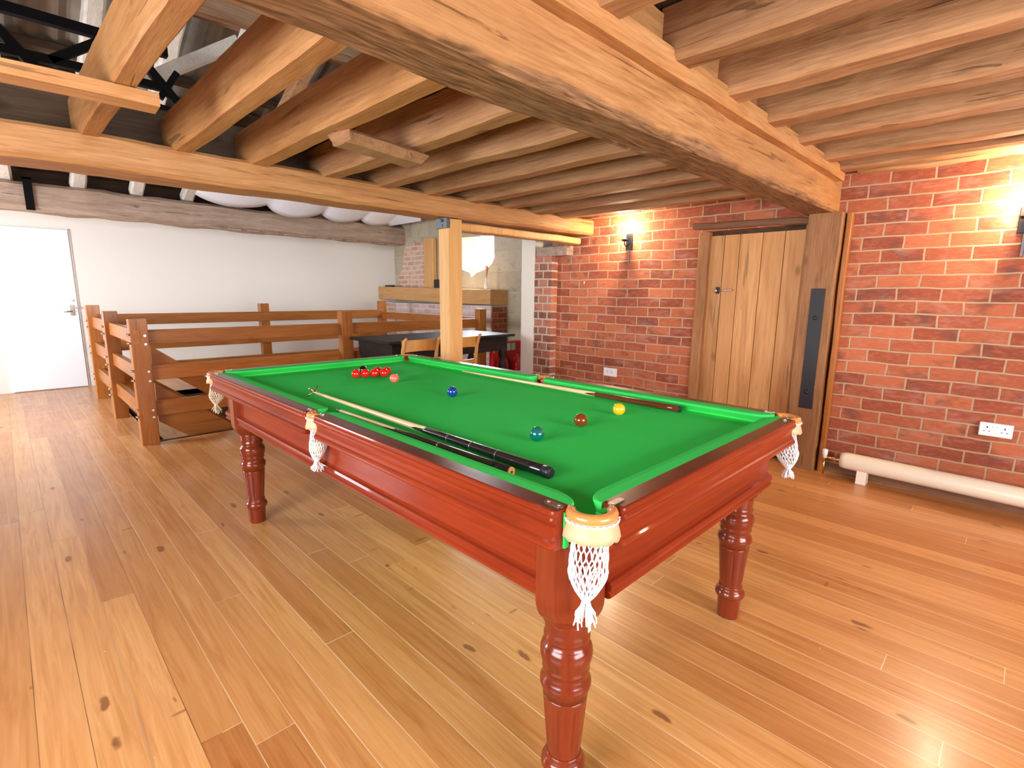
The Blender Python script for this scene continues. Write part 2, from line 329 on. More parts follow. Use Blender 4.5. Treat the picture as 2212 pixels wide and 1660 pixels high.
def tag(o, label=None, cat=None, group=None, kind=None):
    if label: o['label'] = label
    if cat: o['category'] = cat
    if group: o['group'] = group
    if kind: o['kind'] = kind
    return o
def thing(name, label, cat, loc, group=None):
    o = bpy.data.objects.new(name, None); COL.objects.link(o); o.location = loc; o.empty_display_size = .1
    return tag(o, label, cat, group)
def copy_tree(o, parent=None):
    c = o.copy(); COL.objects.link(c); c.parent = parent
    for ch in [x for x in bpy.data.objects if x.parent == o]: copy_tree(ch, c)
    return c
def wall_poly(name, axis, at0, at1, outer, holes, mat, **kw):
    """solid slab perpendicular to axis with holes; coordinates are the two other axes"""
    b = MB(); bm = b.bm
    def P(p, a): return (a, p[0], p[1]) if axis == 0 else (p[0], a, p[1])
    allv = []; es = []
    for loop in [outer]+holes:
        vs = [bm.verts.new(P(p, at0)) for p in loop]; allv += vs
        for i in range(len(vs)): es.append(bm.edges.new((vs[i], vs[(i+1) % len(vs)])))
    r = bmesh.ops.triangle_fill(bm, use_beauty=True, use_dissolve=False, edges=es)
    fs = [f for f in r['geom'] if isinstance(f, bmesh.types.BMFace)]
    e = bmesh.ops.extrude_face_region(bm, geom=fs)
    bmesh.ops.translate(bm, verts=[v for v in e['geom'] if isinstance(v, bmesh.types.BMVert)], vec=(at1-at0, 0, 0) if axis == 0 else (0, at1-at0, 0))
    return b.obj(name, mat, **kw)

# ------------------------------------------------------------------ the room shell
XW = 4.31
ST = dict(kind='structure')
HX0, HX1, HY0, HY1 = .86, 4.50, 5.24, 7.76
b = MB()
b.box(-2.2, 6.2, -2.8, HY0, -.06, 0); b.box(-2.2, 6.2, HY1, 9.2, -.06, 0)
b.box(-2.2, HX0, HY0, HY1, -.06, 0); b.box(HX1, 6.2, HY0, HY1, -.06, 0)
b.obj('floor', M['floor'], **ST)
# right brick wall with the doorway
wall_poly('wall_right', 0, XW, XW+.3, [(-2.8, -.06), (.995, -.06), (.995, 1.835), (2.02, 1.835), (2.02, -.06), (3.66, -.06), (3.66, 2.20), (-2.8, 2.20)], [], M['brick'], **ST)
MB().box(4.21, XW+.3, 3.655, 3.90, -.0, 1.70).obj('wall_pier', [M['brickpier']], **ST)
MB().box(4.21, XW+.3, 3.90, 4.10, 0, 2.3).obj('wall_pillar', M['plaster'], **ST)
MB().box(4.62, 4.7, -2.8, 3.8, -.06, 5.0).obj('wall_leak_stop', M['boards'], **ST)  # unseen slab added behind the brick wall to stop light leaks
MB().box(4.5, 5.6, 3.8, 4.10, 0, 2.6).obj('wall_return', M['plaster'], **ST)
# far right wall with the small ragged opening
rag = [(6.07, 2.20), (6.86, 2.22), (6.86, 1.70), (6.74, 1.665), (6.66, 1.65), (6.615, 1.57), (6.56, 1.60), (6.50, 1.635), (6.42, 1.655), (6.32, 1.68), (6.20, 1.72), (6.11, 1.78), (6.06, 1.87)]
wall_poly('wall_far_right', 0, 5.6, 5.9, [(4.0, 0), (9.2, 0), (9.2, 2.9), (4.0, 2.9)], [rag], M['stone'], **ST)
MB().box(5.86, 5.88, 6.0, 6.9, 1.5, 2.3).obj('window_1', M['glass'], **ST)
wall_poly('wall_back', 1, 8.95, 9.2, [(-2.2, 0), (5.6, 0), (5.6, 2.82), (-2.2, 2.82)], [], M['wall'], **ST)
# left wall and rear wall with window openings (outside the frame; near and rear ones added for fill)
wall_poly('wall_left', 0, -2.0, -2.2, [(-2.8, 0), (9.2, 0), (9.2, 3.2), (-2.8, 3.2)], [[(5.7, .7), (7.5, .7), (7.5, 2.05), (5.7, 2.05)], [(-.3, .7), (2.1, .7), (2.1, 2.05), (-.3, 2.05)]], M['brick'], **ST)
wall_poly('wall_rear', 1, -2.6, -2.8, [(-2.2, 0), (4.6, 0), (4.6, 3.2), (-2.2, 3.2)], [[(-.1, .7), (2.5, .7), (2.5, 2.05), (-.1, 2.05)]], M['brickX'], **ST)
# ceiling boards over the near bay and the right part of the middle bay
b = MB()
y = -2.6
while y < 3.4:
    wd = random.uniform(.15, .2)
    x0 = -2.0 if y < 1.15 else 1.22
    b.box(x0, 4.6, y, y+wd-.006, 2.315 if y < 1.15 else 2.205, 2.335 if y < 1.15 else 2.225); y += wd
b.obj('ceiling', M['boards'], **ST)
# lean-to roof: corrugated sheet rising from the back wall towards the camera
b = MB(); rings = []
SL = .42
def roofz(y): return 2.80+SL*(8.9-y)
nx = 260
top = [V((-2+7.8*i/nx, 9.1, roofz(9.1)+.022*math.sin(i*PI/3))) for i in range(nx+1)]
bot = [V((p.x, 3.9, p.z+SL*5.2)) for p in top]
b.loft([top, bot], close=False)
b.obj('ceiling_roof', M['corr'], **ST)
b = MB(); b.prism([(9.1, roofz(9.1)-.06), (7.2, roofz(7.2)-.06), (7.2, roofz(7.2)-.035), (9.1, roofz(9.1)-.035)], 0, -2, 5.7); b.obj('ceiling_eaves', M['boards'], **ST)
MB().box(-2.0, 5.6, 8.90, 8.948, 2.45, 2.84).obj('trim_8', M['boards'], **ST)
b = MB(); b.box(-2.2, 6, -2.8, 3.9, 5.0, 5.05); b.obj('ceiling_loft', M['boards'], **ST)
MB().box(5.9, 6.0, -2.8, 9.2, 2.9, 5.2).obj('wall_gable', M['boards'], **ST)
MB().box(-2.2, -2.1, -2.8, 9.2, 3.2, 5.2).obj('wall_gable_left', M['boards'], **ST)
# white door in the back wall
d = MB().box(-.02, .716, 8.925, 8.951, .01, 2.057).obj('door_1', M['doorpaint'], bevel=.002, **ST)
MB().box(.722, .735, 8.938, 8.951, 0, 2.07).box(-.04, .735, 8.938, 8.951, 2.063, 2.075).obj('door_frame', M['wall'], d)
b = MB(); b.lathe([(.022, -.003), (.022, .003)], (0, 0, 0), 16)
hd = MB().tube([(.655, 8.925, 1.02), (.655, 8.885, 1.02)], .008).tube([(.655, 8.887, 1.02), (.60, 8.883, 1.015), (.565, 8.885, 1.01)], .007).obj('door_handle', M['nickel'], d)
MB().box(.632, .678, 8.917, 8.926, .96, 1.10).obj('escutcheon', M['nickel'], d, bevel=.002)
MB().tube([(.66, 8.92, 1.16), (.66, 8.90, 1.16)], .012).box(.69, .728, 8.915, 8.93, 1.05, 1.075).obj('bolt', M['nickel'], d)
b.bm.free()
# plank door in the brick wall
d = bpy.data.objects.new('door_2', None); COL.objects.link(d); d.location = (4.36, 1.6, 0); d['kind'] = 'structure'
ys = [1.24, 1.405, 1.57, 1.745, 1.875, 2.0]
MB().box(4.386, 4.395, 1.20, 2.02, .0, 1.84).obj('added_backing', M['boards'], d)  # added behind the planks to keep pale light out of their gaps
for i in range(5):
    MB().box(4.345, 4.385, ys[i]+.002, ys[i+1]-.002, .02, 1.80).obj('plank', M['door'], d, bevel=.004)
MB().tube([(4.345, 1.90, 1.345), (4.315, 1.90, 1.345)], .007).tube([(4.32, 1.895, 1.345), (4.312, 1.84, 1.347), (4.318, 1.785, 1.349)], .006).sphere((4.316, 1.78, 1.349), .011, 12).obj('door_handle', M['steel'], d)
MB().box(4.33, 4.348, 1.882, 1.912, 1.32, 1.375).obj('latch', M['iron'], d, bevel=.003)
MB().beam((4.325, 2.03, 0), (4.325, 2.035, 1.83), .09, .085, wob=.007, seed=3).obj('trim_1', M['darkoakZ'], **ST)
MB().beam((4.315, 1.2, 1.85), (4.315, 2.125, 1.885), .09, .05, wob=.006, seed=5).obj('trim_2', M['darkoakY'], **ST)
MB().beam((4.325, 1.232, 0), (4.325, 1.228, 1.86), .05, .075, wob=.006, seed=6).obj('trim_3', M['darkoakZ'], **ST)
# heavy post right of the door
p = thing('timber_post', 'massive dark oak post with a black iron strap between plank door and brick wall', 'post', (4.28, 1.09, 0))
MB().beam((4.275, 1.11, 0), (4.275, 1.11, 1.885), .215, .13, wob=.006, ch=.06, seed=8).obj('post_body', M['darkoakZ'], p)
MB().beam((4.278, .972, 0), (4.278, .972, 1.88), .035, .055, wob=.003, seed=9).obj('cover_strip', M['railpost'], p, label='paler timber strip on the right edge')
s_ = MB().box(4.198, 4.208, 1.055, 1.145, .475, 1.36).obj('iron_strap', M['iron'], p, bevel=.003)
for z in (1.15, .60): MB().lathe([(.016, 0), (.014, .006), (.006, .012)], (0, 0, 0), 10).obj('bolt_head', M['iron'], s_)
for k, o in enumerate([x for x in bpy.data.objects if x.parent == s_]):
    o.data.transform(Matrix.Translation(-s_.location)) if False else None
    o.location = (V((4.198, 1.10, (1.15, .60)[k]))-p.location); o.rotation_euler = (0, -PI/2, 0)
    # mesh was shifted by the parent's place: undo
    for v in o.data.vertices: v.co += p.location
# skirting of the brick wall
MB().box(4.285, XW, -2.6, .95, 0, .07).obj('baseboard_right', M['darkoakY'], **ST)
# wall plate on top of the brick wall
MB().beam((4.36, -2.6, 2.185), (4.36, .95, 2.175), .26, .085, wob=.012, seed=12, seg=50).obj('trim_4', M['joist'], **ST)
MB().beam((4.36, 1.25, 2.165), (4.36, 3.3, 2.165), .22, .07, wob=.008, seed=13, seg=30).obj('trim_5', M['joist'], **ST)

# ------------------------------------------------------------------ main beams
b = MB(); b.beam((-2.0, 1.155, 2.09), (4.34, 1.155, 2.09), .20, .42, seg=120, wob=.006, ch=.07, seed=21)
mb = b.obj('ceiling_beam', M['mainbeam'], label='thick oak main beam crossing the room above the table to the door post', cat='beam', base=(1.2, 1.155, 1.88))
bt = MB(); bt.beam((-2.0, 1.035, 2.12), (4.15, 1.035, 2.12), .06, .085, seg=50, wob=.003, ch=.06, seed=22)
bt.obj('batten', M['oakX'], mb)
b = MB(); b.beam((-2.0, 3.285, 1.93), (4.33, 3.33, 1.96), .26, .155, seg=120, wob=.006, ch=.12, seed=23)
bb_ = MB(); bb_.beam((-2.0, 3.40, 2.12), (4.33, 3.42, 2.12), .05, .25, seg=40, wob=.006, ch=.06, seed=28); bb_.obj('beam_shade_board', M['boards'], label='board, darkened for the shaded gap, standing on the back of the orange oak beam between the joist ends', cat='board', base=(1.2, 3.4, 2.0))  # dark material puts the shade between the joists into the board's colour
b.obj('ceiling_beam', M['oakX'], label='orange oak beam carried by the pale post behind the snooker table', cat='beam', base=(1.2, 3.29, 1.85))
b = MB(); b.beam((2.66, 3.33, 1.825), (4.24, 3.36, 1.835), .13, .06, seg=24, wob=.006, seed=24)
b.obj('packing_timber', M['newoak'], label='slim pale timber packed under the oak beam right of the pale post', cat='timber', base=(3.4, 3.34, 1.8))
MB().beam((4.26, 3.68, 1.70), (4.26, 3.86, 1.70), .10, .0, seg=2).bm.free()
MB().box(4.205, 4.45, 3.45, 3.88, 1.70, 1.80).obj('bearing_block', M['greyoakX'], label='brown timber padstone under the beam end on the brick pier', cat='timber', bevel=.01, base=(4.3, 3.6, 1.70))
b = MB(); b.beam((-2.0, 8.74, 2.41), (5.75, 8.74, 2.36), .36, .34, seg=80, wob=.018, ch=.12, seed=25)
for i in range(12):
    x = 2.25+i*.27
    b.box(x, x+.17, 8.53, 8.57, 2.205+.0-.006*i/2, 2.222-.006*i/2)
fb = b.obj('wall_plate_beam', M['greyoakX'], label='weathered grey brown beam along the top of the white back wall', cat='beam', base=(1.8, 8.74, 2.22))
MB().box(.34, .42, 8.535, 8.56, 2.23, 2.60).box(.34, .42, 8.535, 8.7, 2.58, 2.60).obj('iron_strap', M['darksteel'], fb, label='black iron strap')
# pale post
p = thing('support_post', 'pale new oak post standing behind the table under the beam', 'post', (2.55, 3.27, 0))
MB().box(2.482, 2.614, 3.20, 3.325, 0, 1.862).obj('post_body', M['newoak'], p, bevel=.004)
MB().box(2.46, 2.50, 3.198, 3.335, 1.79, 1.865).tube([(2.46, 3.25, 1.845), (2.44, 3.25, 1.845)], .012).tube([(2.46, 3.25, 1.81), (2.453, 3.25, 1.81)], .009).obj('joist_hanger', M['grey'], p, label='grey steel bracket', bevel=.003)

# ------------------------------------------------------------------ joists
J = [(.375, .075, 1.50, 'leftmost, its near end split'), (.757, .09, 1.25, 'pale joist second from the left'),
     (1.128, .105, 1.25, 'third joist from the left, dusty upper side'), (1.555, .12, 1.25, 'fourth joist from the left, behind the rough block'),
     (1.925, .11, 1.25, 'fifth joist from the left, right of the rough block'), (2.325, .11, 1.25, 'sixth joist from the left'),
     (2.72, .11, 1.25, 'seventh joist from the left, above the pale post'), (3.105, .11, 1.25, 'third joist from the lamp wall'),
     (3.47, .11, 1.25, 'second joist from the lamp wall'), (3.84, .11, 1.25, 'last joist beside the lamp wall')]
for i, (x, wd, y0, lb) in enumerate(J):
    b = MB(); hh = .20
    b.beam((x+(.03 if i == 0 else 0), y0, 2.0+hh/2), (x, 3.40, 2.0+hh/2), wd, hh, seg=36, wob=.0035 if i < 3 else .006, ch=.1, seed=40+i, jag=.05 if i == 0 else 0)
    b.obj('ceiling_joist', M['joist'] if i > 2 else M['oakY'], label='oak ceiling joist over the table, '+lb, cat='joist', group='joists between the two oak beams', base=(x, 2.3, 2.0))
JB = [(.10, 'first of the near bay, above the camera side'), (.56, 'second of the near bay'), (.98, 'third of the near bay'), (1.46, 'top middle of the photo'), (1.915, 'broad one at the top right of the beam'), (2.37, 'third from the top'), (2.83, 'third large one down from the top right'),
      (3.295, 'fourth large one down from the top right'), (3.79, 'second from the right brick wall'), (4.15, 'nearest the right brick wall, ragged')]
for i, (x, lb) in enumerate(JB[3:]):
    b = MB(); wd = .13
    b.beam((x-wd/2, -2.6, 2.22), (x-wd/2, 1.07, 2.22), wd, .19, seg=60, wob=.008, ch=.12, seed=60+i)
    b.obj('ceiling_joist', M['joist'], label='rough oak joist beyond the main beam, '+lb, cat='joist', group='joists of the near bay', base=(x-wd/2, .2, 2.12))
for i in range(9):
    x = 1.30+i*.45
    if x > 4.2: break
# loose pieces hung under the joists
MB().beam((-2.0, 2.44, 1.975), (.49, 2.36, 1.975), .11, .045, seg=20, wob=.002, ch=.05, seed=80).obj('loose_board', M['oakX'], label='straight orange board fixed under the two leftmost joists', cat='board', base=(-.2, 2.4, 1.95))
MB().beam((1.13, 2.22, 1.965), (1.55, 2.24, 1.955), .13, .06, seg=14, wob=.012, ch=.25, seed=81, jag=.05).obj('rough_block', M['joist'], label='short rough bark edged block under the third and fourth joists', cat='block', base=(1.33, 2.23, 1.93))
# rafters of the rear bay
for i, x in enumerate((.18, .86, 1.45, 2.06, 2.7, 3.35, 4.0, 4.65)):
    b = MB(); b.beam((x, 8.72, 2.50+.09), (x, 4.3, 2.50+.09+SL*4.42), .15, .14, seg=24, wob=.012, ch=.15, seed=90+i)
    nm = ['leftmost, at the photo edge', 'right of the black strap', 'in the middle of the left half', 'beside the hanging white sheet', 'hidden above the white sheet', 'above the middle of the sheet', 'above the right end of the sheet', 'over the fireplace corner'][i]
    b.obj('roof_rafter', M['white_timber'] if i < 4 else M['joist'], label='whitewashed rafter foot resting on the weathered beam, '+nm, cat='rafter', group='rafters of the lean-to roof', base=(x, 6.5, 2.9))
# purlins, boards
for i, (y, lb) in enumerate(((7.9, 'lowest'), (6.9, 'second from below'), (6.0, 'third from below'), (5.2, 'upper'), (4.5, 'topmost'))):
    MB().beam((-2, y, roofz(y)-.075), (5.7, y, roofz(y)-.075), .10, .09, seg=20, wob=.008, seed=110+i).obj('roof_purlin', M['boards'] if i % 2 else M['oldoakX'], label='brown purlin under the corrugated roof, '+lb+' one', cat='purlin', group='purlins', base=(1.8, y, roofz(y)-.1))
# black steel truss seen through the open joists
b = MB()
def bar(b, p, q, w): b.beam(p, q, w, w, seg=1, wob=0, ch=.02)
YT = 4.6
for z, w in ((2.975, .06), (2.735, .05)): bar(b, (-1.9, YT, z), (1.05, YT, z), w)
for x in (-1.5, -.75, 0.0, .75):
    bar(b, (x-.35, YT, 2.735), (x-.02, YT, 2.975), .05); bar(b, (x+.35, YT, 2.975) if False else (x+.38, YT, 2.60), (x, YT, 3.05), .055)
bar(b, (.60, YT, 2.62), (1.35, YT, 2.56), .05); bar(b, (.98, YT, 2.66), (1.10, YT, 2.86), .04); bar(b, (-.1, YT, 2.60), (.62, YT, 2.62), .05)
b.obj('steel_truss', M['darksteel'], label='black steel truss up in the roof space at top left', cat='truss', base=(0, YT, 2.7))
MB().beam((1.0, 5.6, 3.0), (1.75, 5.2, 3.46), .05, .11, seg=6, wob=.004, seed=130).obj('roof_strut', M['white_timber'], label='pale strut leaning across the corrugated sheet in the roof space', cat='strut', base=(1.3, 5.4, 3.1))
MB().beam((.2, 4.3, 3.25), (3.4, 4.3, 3.30), .10, .16, seg=24, wob=.01, seed=131).obj('roof_timber', M['oldoakX'], label='old brown timber crossing the roof space above the joists', cat='timber', base=(1.8, 4.3, 3.1))
# hanging white sheet, scalloped between the rafters
b = MB(); rows = []
cus = [1.98, 3.06, 3.92, 4.62, 5.2]
for iy in range(11):
    y = 8.45-iy*.10; row = []
    for k in range(len(cus)-1):
        for i in range(12):
            t = i/12; x = cus[k]+(cus[k+1]-cus[k])*t
            sag = (.15, .13, .10, .07)[k]*math.sin(PI*t**.8)**.8*(1-iy/11)
            row.append(V((x, y, 2.62+(8.5-y)*.34-sag-.05*(x-2)*.6+(.10*(1-t) if k == 0 else 0))))
    row.append(V((cus[-1], y, 2.5))); rows.append(row)
b.loft(rows, close=False, smooth=True)
o = b.obj('hanging_sheet', M['cloth_sag'], label='white sheet sagging in scallops between the beams above the stair rails', cat='sheet', base=(3.4, 7.6, 2.4))
so = o.modifiers.new('thick', 'SOLIDIFY'); so.thickness = .006

# ------------------------------------------------------------------ stair enclosure
se = thing('stair_balustrade', 'bolted oak post and rail balustrade around the stairwell', 'balustrade', (2.6, 6.5, 0))
posts = [(.775, 5.19, 1.065), (.755, 6.5, 1.09), (.755, 7.82, 1.12), (2.61, 5.19, 1.10), (4.55, 5.19, 1.10), (2.69, 7.83, 1.13), (4.62, 7.83, 1.16)]
def bolt(y, x, z, ax, par):
    p0 = V((x, y, z)); dv = V((0, -.02, 0)) if ax == 'y' else V((-.025, 0, 0))
    MB().tube([p0, p0+dv], .010, 8).obj('bolt', M['steel'], par)
for i, (x, y, h) in enumerate(posts):
    wx, wy = (.125, .10) if y < 6 or y > 7 else (.12, .10)
    if i == 1: wx, wy = .12, .11
    po = MB().beam((x, y, 0), (x, y, h), wy, wx, seg=6, wob=.002, ch=.05, seed=i).obj('post', M['railpost'], se)
    if i == 0:
        for z in (.93, .86, .63, .55, .30, .24): bolt(y-.05, x+.035, z, 'y', po)
    if i < 3:
        for z in (.94, .87, .64, .56, .31, .25): bolt(y-.03, x-.06, z, 'x', po)
RZ = [(.85, .97), (.54, .665), (.225, .355)]
for z0, z1 in RZ:
    MB().box(.80, 4.58, 5.225, 5.275, z0, z1).obj('near_rail', M['rail'], se, bevel=.004)
    MB().box(.78, 4.62, 7.76, 7.81, z0+.03, z1+.045).obj('far_rail', M['rail'], se, bevel=.004)
    MB().box(.735, .785, 5.14, 6.45, z0+.01, z1+.01).box(.735, .785, 6.55, 7.87, z0+.01, z1+.02).obj('left_rail', M['railY'], se, bevel=.004)
MB().box(4.58, 4.63, 5.2, 7.8, .87, .98).obj('right_rail', M['railY'], se, bevel=.004)
# stair going down inside
st = thing('staircase', 'brown wooden stair going down inside the oak balustrade', 'staircase', (2.4, 6.4, 0))
k_ = math.tan(math.radians(38.5))
def slab(y0, y1, x0, ztop, dep, x1):
    b = MB(); b.prism([(x0, ztop), (x1, ztop-(x1-x0)*k_), (x1, ztop-(x1-x0)*k_-dep), (x0, ztop-dep)], 1, y0, y1); return b
slab(5.33, 5.37, .87, .83, .16, 3.4).obj('handrail', M['rail'], st, bevel=.004)
slab(5.30, 5.34, .87, .50, .34, 3.4).obj('string_board', M['rail'], st)
slab(7.60, 7.64, .87, .50, .34, 3.4).obj('string_board', M['rail'], st)
for i in range(10): MB().box(.90+i*.25, 1.18+i*.25, 5.34, 7.6, -.02-i*.2-.03, -.02-i*.2).obj('tread', M['joist'], st)
b = MB(); b.box(.84, .86, 5.2, 7.8, -2.4, 0); b.box(4.5, 4.52, 5.2, 7.8, -2.4, 0); b.box(.84, 4.5, 5.2, 5.24, -2.4, 0); b.box(.84, 4.5, 7.76, 7.8, -2.4, 0); b.box(.8, 4.6, 5.2, 7.8, -2.45, -2.4)
b.obj('wall_stairwell', M['carpet'], **ST)
MB().box(.82, 4.54, 5.225, 5.245, -.25, .004).obj('trim_6', M['darkoakY'], **ST)

# ------------------------------------------------------------------ fireplace corner
fp = thing('fireplace', 'whitewashed brick fireplace block in the far corner', 'fireplace', (5.4, 7.3, 0))
MB().box(5.28, 5.595, 5.78, 8.94, 0, 1.12).obj('brick_body', M['brickwash'], fp)
MB().box(5.28, 5.59, 5.76, 5.785, 0, 1.11).obj('side_face', M['brickX'], fp)
MB().box(5.262, 5.285, 8.45, 8.75, .3, 1.10).obj('jamb', M['brickpatch'], fp)
MB().beam((5.40, 8.94, 1.30), (5.42, 5.76, 1.245), .36, .23, seg=20, wob=.004, ch=.03, seed=140).obj('mantel_beam', M['mantel'], label='broad orange oak mantel beam over the brick fireplace', cat='mantel', base=(5.4, 7.3, 1.18))
wall_poly('trim_7', 0, 5.575, 5.61, [(8.50, 1.38), (8.74, 1.44), (8.80, 1.55), (8.66, 1.75), (8.58, 2.0), (8.50, 2.22), (7.88, 2.22), (7.90, 1.38)], [], M['brickpatch'], **ST)
MB().beam((5.54, 7.68, 1.37), (5.54, 7.68, 2.25), .28, .10, seg=6, wob=.003, seed=141).obj('wall_timber', M['newoak'], label='upright honey coloured timber on the wall above the mantel', cat='timber', base=(5.54, 7.7, 1.37))
MB().box(5.31, 5.40, 8.64, 8.86, 1.412, 1.445).obj('mantel_dish', M['rubber'], label='small dark dish at the left end of the mantel', cat='dish', bevel=.008, base=(5.35, 8.75, 1.412))
MB().box(5.30, 5.42, 7.10, 7.26, 1.385, 1.53).obj('mantel_box', M['rubber'], label='black box on the mantel beside the upright timber', cat='box', bevel=.006, base=(5.35, 7.2, 1.385))
v_ = thing('flower_vase', 'slim white vase with a dried orange spray at the right end of the mantel', 'vase', (5.36, 5.98, 1.36))
MB().lathe([(.015, 1.365), (.03, 1.38), (.035, 1.42), (.018, 1.47), (.014, 1.51), (.022, 1.53)], (5.36, 5.98, 0), 16).obj('vase_body', M['white'], v_)
b = MB()
for i in range(9):
    a_ = random.uniform(0, 6.28); r = random.uniform(.01, .05); b.tube([(5.36, 5.98, 1.5), (5.36+r*.5*math.cos(a_), 5.98+r*.5*math.sin(a_), 1.6), (5.36+r*math.cos(a_), 5.98+r*math.sin(a_), 1.68+random.uniform(0, .06))], [.003, .005, .008], 5)
b.obj('dried_flowers', M['skirt'], v_)

# ------------------------------------------------------------------ dark table, chairs, extinguishers
t = thing('dark_table', 'black stained wooden table behind the snooker table, under the stair rail', 'table', (3.2, 4.45, 0))
MB().box(2.50, 4.16, 4.14, 4.90, .82, .85).obj('tabletop', M['blackwood'], t, bevel=.008)
MB().box(2.57, 4.09, 4.20, 4.84, .66, .82).obj('apron', M['blackwood'], t, bevel=.004)
for x in (2.61, 4.05):
    for y in (4.24, 4.80): MB().lathe([(.035, 0), (.03, .08), (.045, .14), (.028, .2), (.04, .4), (.05, .5), (.03, .56), (.045, .6), (.045, .70)], (x, y, 0), 14).obj('leg', M['blackwood'], t)
MB().box(2.60, 2.63, 4.26, 4.78, .12, .66).obj('end_panel', M['blackwood'], t)
def chair(x, y, label):
    c = thing('dining_chair', label, 'chair', (x, y, 0), 'chairs at the dark table')
    W = .175
    for s in (-1, 1):
        b = MB(); rings = []
        path = [(-.02, 0), (.0, .25), (.0, .45), (-.02, .66), (-.045, .82), (-.075, .90), (-.10, .925)]
        b.tube([(x+s*W, y+dy, z) for dy, z in path], [.016, .018, .019, .018, .017, .015, .011], 8)
        b.obj('back_post', M['chairwood'], c)
        MB().tube([(x+s*(W+.005), y+.34, 0), (x+s*(W-.005), y+.34, .44)], [.014, .019], 8).obj('leg', M['chairwood'], c)
    for z0, z1, bow, dy in ((.80, .905, .03, -.035), (.645, .685, .025, -.01)):
        r = []
        for i in range(11):
            u = -1+2*i/10; yy = y+dy-bow*(1-u*u)
            r.append([V((x+u*W, yy-.009, z0+.01*(1-u*u))), V((x+u*W, yy+.009, z0+.01*(1-u*u))), V((x+u*W, yy+.009, z1)), V((x+u*W, yy-.009, z1))])
        MB().loft(r).obj('back_rail', M['chairwood'], c)
    MB().box(x-.2, x+.2, y-.01, y+.36, .44, .465).obj('seat', M['chairwood'], c, bevel=.01)
    for yy in (.02, .34): MB().tube([(x-W, y+yy, .22), (x+W, y+yy, .22)], .010).obj('stretcher', M['chairwood'], c)
    return c
chair(2.53, 3.72, 'light wooden chair left of the pale post, its curved back towards the table')
chair(3.0, 3.72, 'light wooden chair half hidden right of the pale post')
e = thing('extinguisher_stand', 'bright red double fire extinguisher stand by the white pillar', 'fire extinguisher stand', (4.86, 5.0, 0))
b = MB(); pts = [(-.24, 0), (-.25, .3), (-.24, .52), (-.20, .62), (-.13, .66), (.30, .66), (.33, .6), (.33, 0)]
b.prism([(4.86+px, pz) for px, pz in pts], 1, 5.02, 5.10); b.box(4.60, 5.2, 4.86, 5.1, 0, .05)
b.obj('stand_body', M['red'], e, bevel=.02)
for i, dx in enumerate((-.17, .10)):
    cy = MB().lathe([(.07, .03), (.085, .05), (.085, .36), (.07, .42), (.03, .46), (.03, .5)], (4.86+dx, 4.90, 0), 20).obj('cylinder', M['red'], e)
    MB().lathe([(.0865, .16), (.0865, .27)], (4.86+dx, 4.90, 0), 20).obj('label', M['paper'], cy)
    MB().tube([(4.86+dx, 4.90, .49), (4.86+dx+.03, 4.86, .53), (4.86+dx+.07, 4.83, .42), (4.86+dx+.08, 4.82, .25)], .009).obj('hose', M['rubber'], cy)
for x0, mt in ((4.70, 'paper'), (4.78, 'labelgreen'), (4.87, 'paper'), (4.96, 'labelgreen')):
    MB().box(x0, x0+.078, 5.012, 5.018, .53, .63).obj('notice', M[mt], e)
MB().tube([(4.63, 5.01, .52), (4.63, 5.01, .56)], .012).obj('tamper_tag', M['yellowtag'], e)

# ------------------------------------------------------------------ wall lamps
def sconce(x, y, z, face, label, power):
    s = thing('wall_lamp', label, 'wall lamp', (x, y, z), 'black candle wall lamps')
    R = Matrix.Rotation(face, 4, 'Z')
    def tf(b):
        for v in b.bm.verts: v.co = R @ v.co+V((x, y, z))
        return b
    tf(MB().box(-.012, 0, -.035, .035, -.09, .06)).obj('back_plate', M['iron'], s, bevel=.004)
    arm = [V((-.01, 0, -.05))]+[V((-.045-.028*math.cos(a_), 0, -.055-.028*math.sin(a_))) for a_ in [i*PI/6-.6 for i in range(0, 11)]]+[V((-.09, 0, -.0))]
    tf(MB().tube([(-.01, 0, -.03), (-.05, 0, -.065), (-.085, 0, -.05), (-.085, 0, -.01)], .006)).obj('arm', M['iron'], s)
    c = tf(MB().lathe([(.006, -.02), (.030, -.012), (.034, 0), (.030, .004)], (-.085, 0, 0), 16)).obj('drip_cup', M['iron'], s)
    tf(MB().lathe([(.012, 0), (.012, .05)], (-.085, 0, 0), 12)).obj('candle_sleeve', M['cream'], s)
    tf(MB().lathe([(.010, .05), (.020, .07), (.021, .085), (.012, .11), (.004, .125)], (-.085, 0, 0), 14)).obj('bulb', M['bulb'], s)
    lp = R @ V((-.088, 0, .085))+V((x, y, z))
    l = lamp_light(lp, power, .022); l.parent = s; l.location = lp-V((x, y, z))
    return s
s1 = sconce(XW, 2.77, 1.815, 0, 'black candle wall lamp glowing on the brick left of the plank door', 210)
MB().box(4.302, 4.312, 2.762, 2.774, 1.60, 1.73).obj('cable', M['grey'], s1)
s2 = sconce(XW, .085, 1.77, 0, 'black candle wall lamp glowing on the brick at the right photo edge', 210)
MB().box(4.302, 4.312, .079, .091, 1.55, 1.68).obj('cable', M['grey'], s2)
for (x, y, f, lb) in ((XW, -1.7, 0, 'black candle wall lamp on the brick wall beyond the end of the tube radiator'), (-2.0, 3.9, PI, 'black candle wall lamp on the left wall between the far and the added near window'), (-2.0, -1.2, PI, 'black candle wall lamp on the left wall near the rear corner'),
        (3.4, -2.6, -PI/2, 'black candle wall lamp on the rear wall near the brick wall'), (-.9, -2.6, -PI/2, 'black candle wall lamp on the rear wall left of its added window')):
    sconce(x, y, 1.8, f, lb, 40)
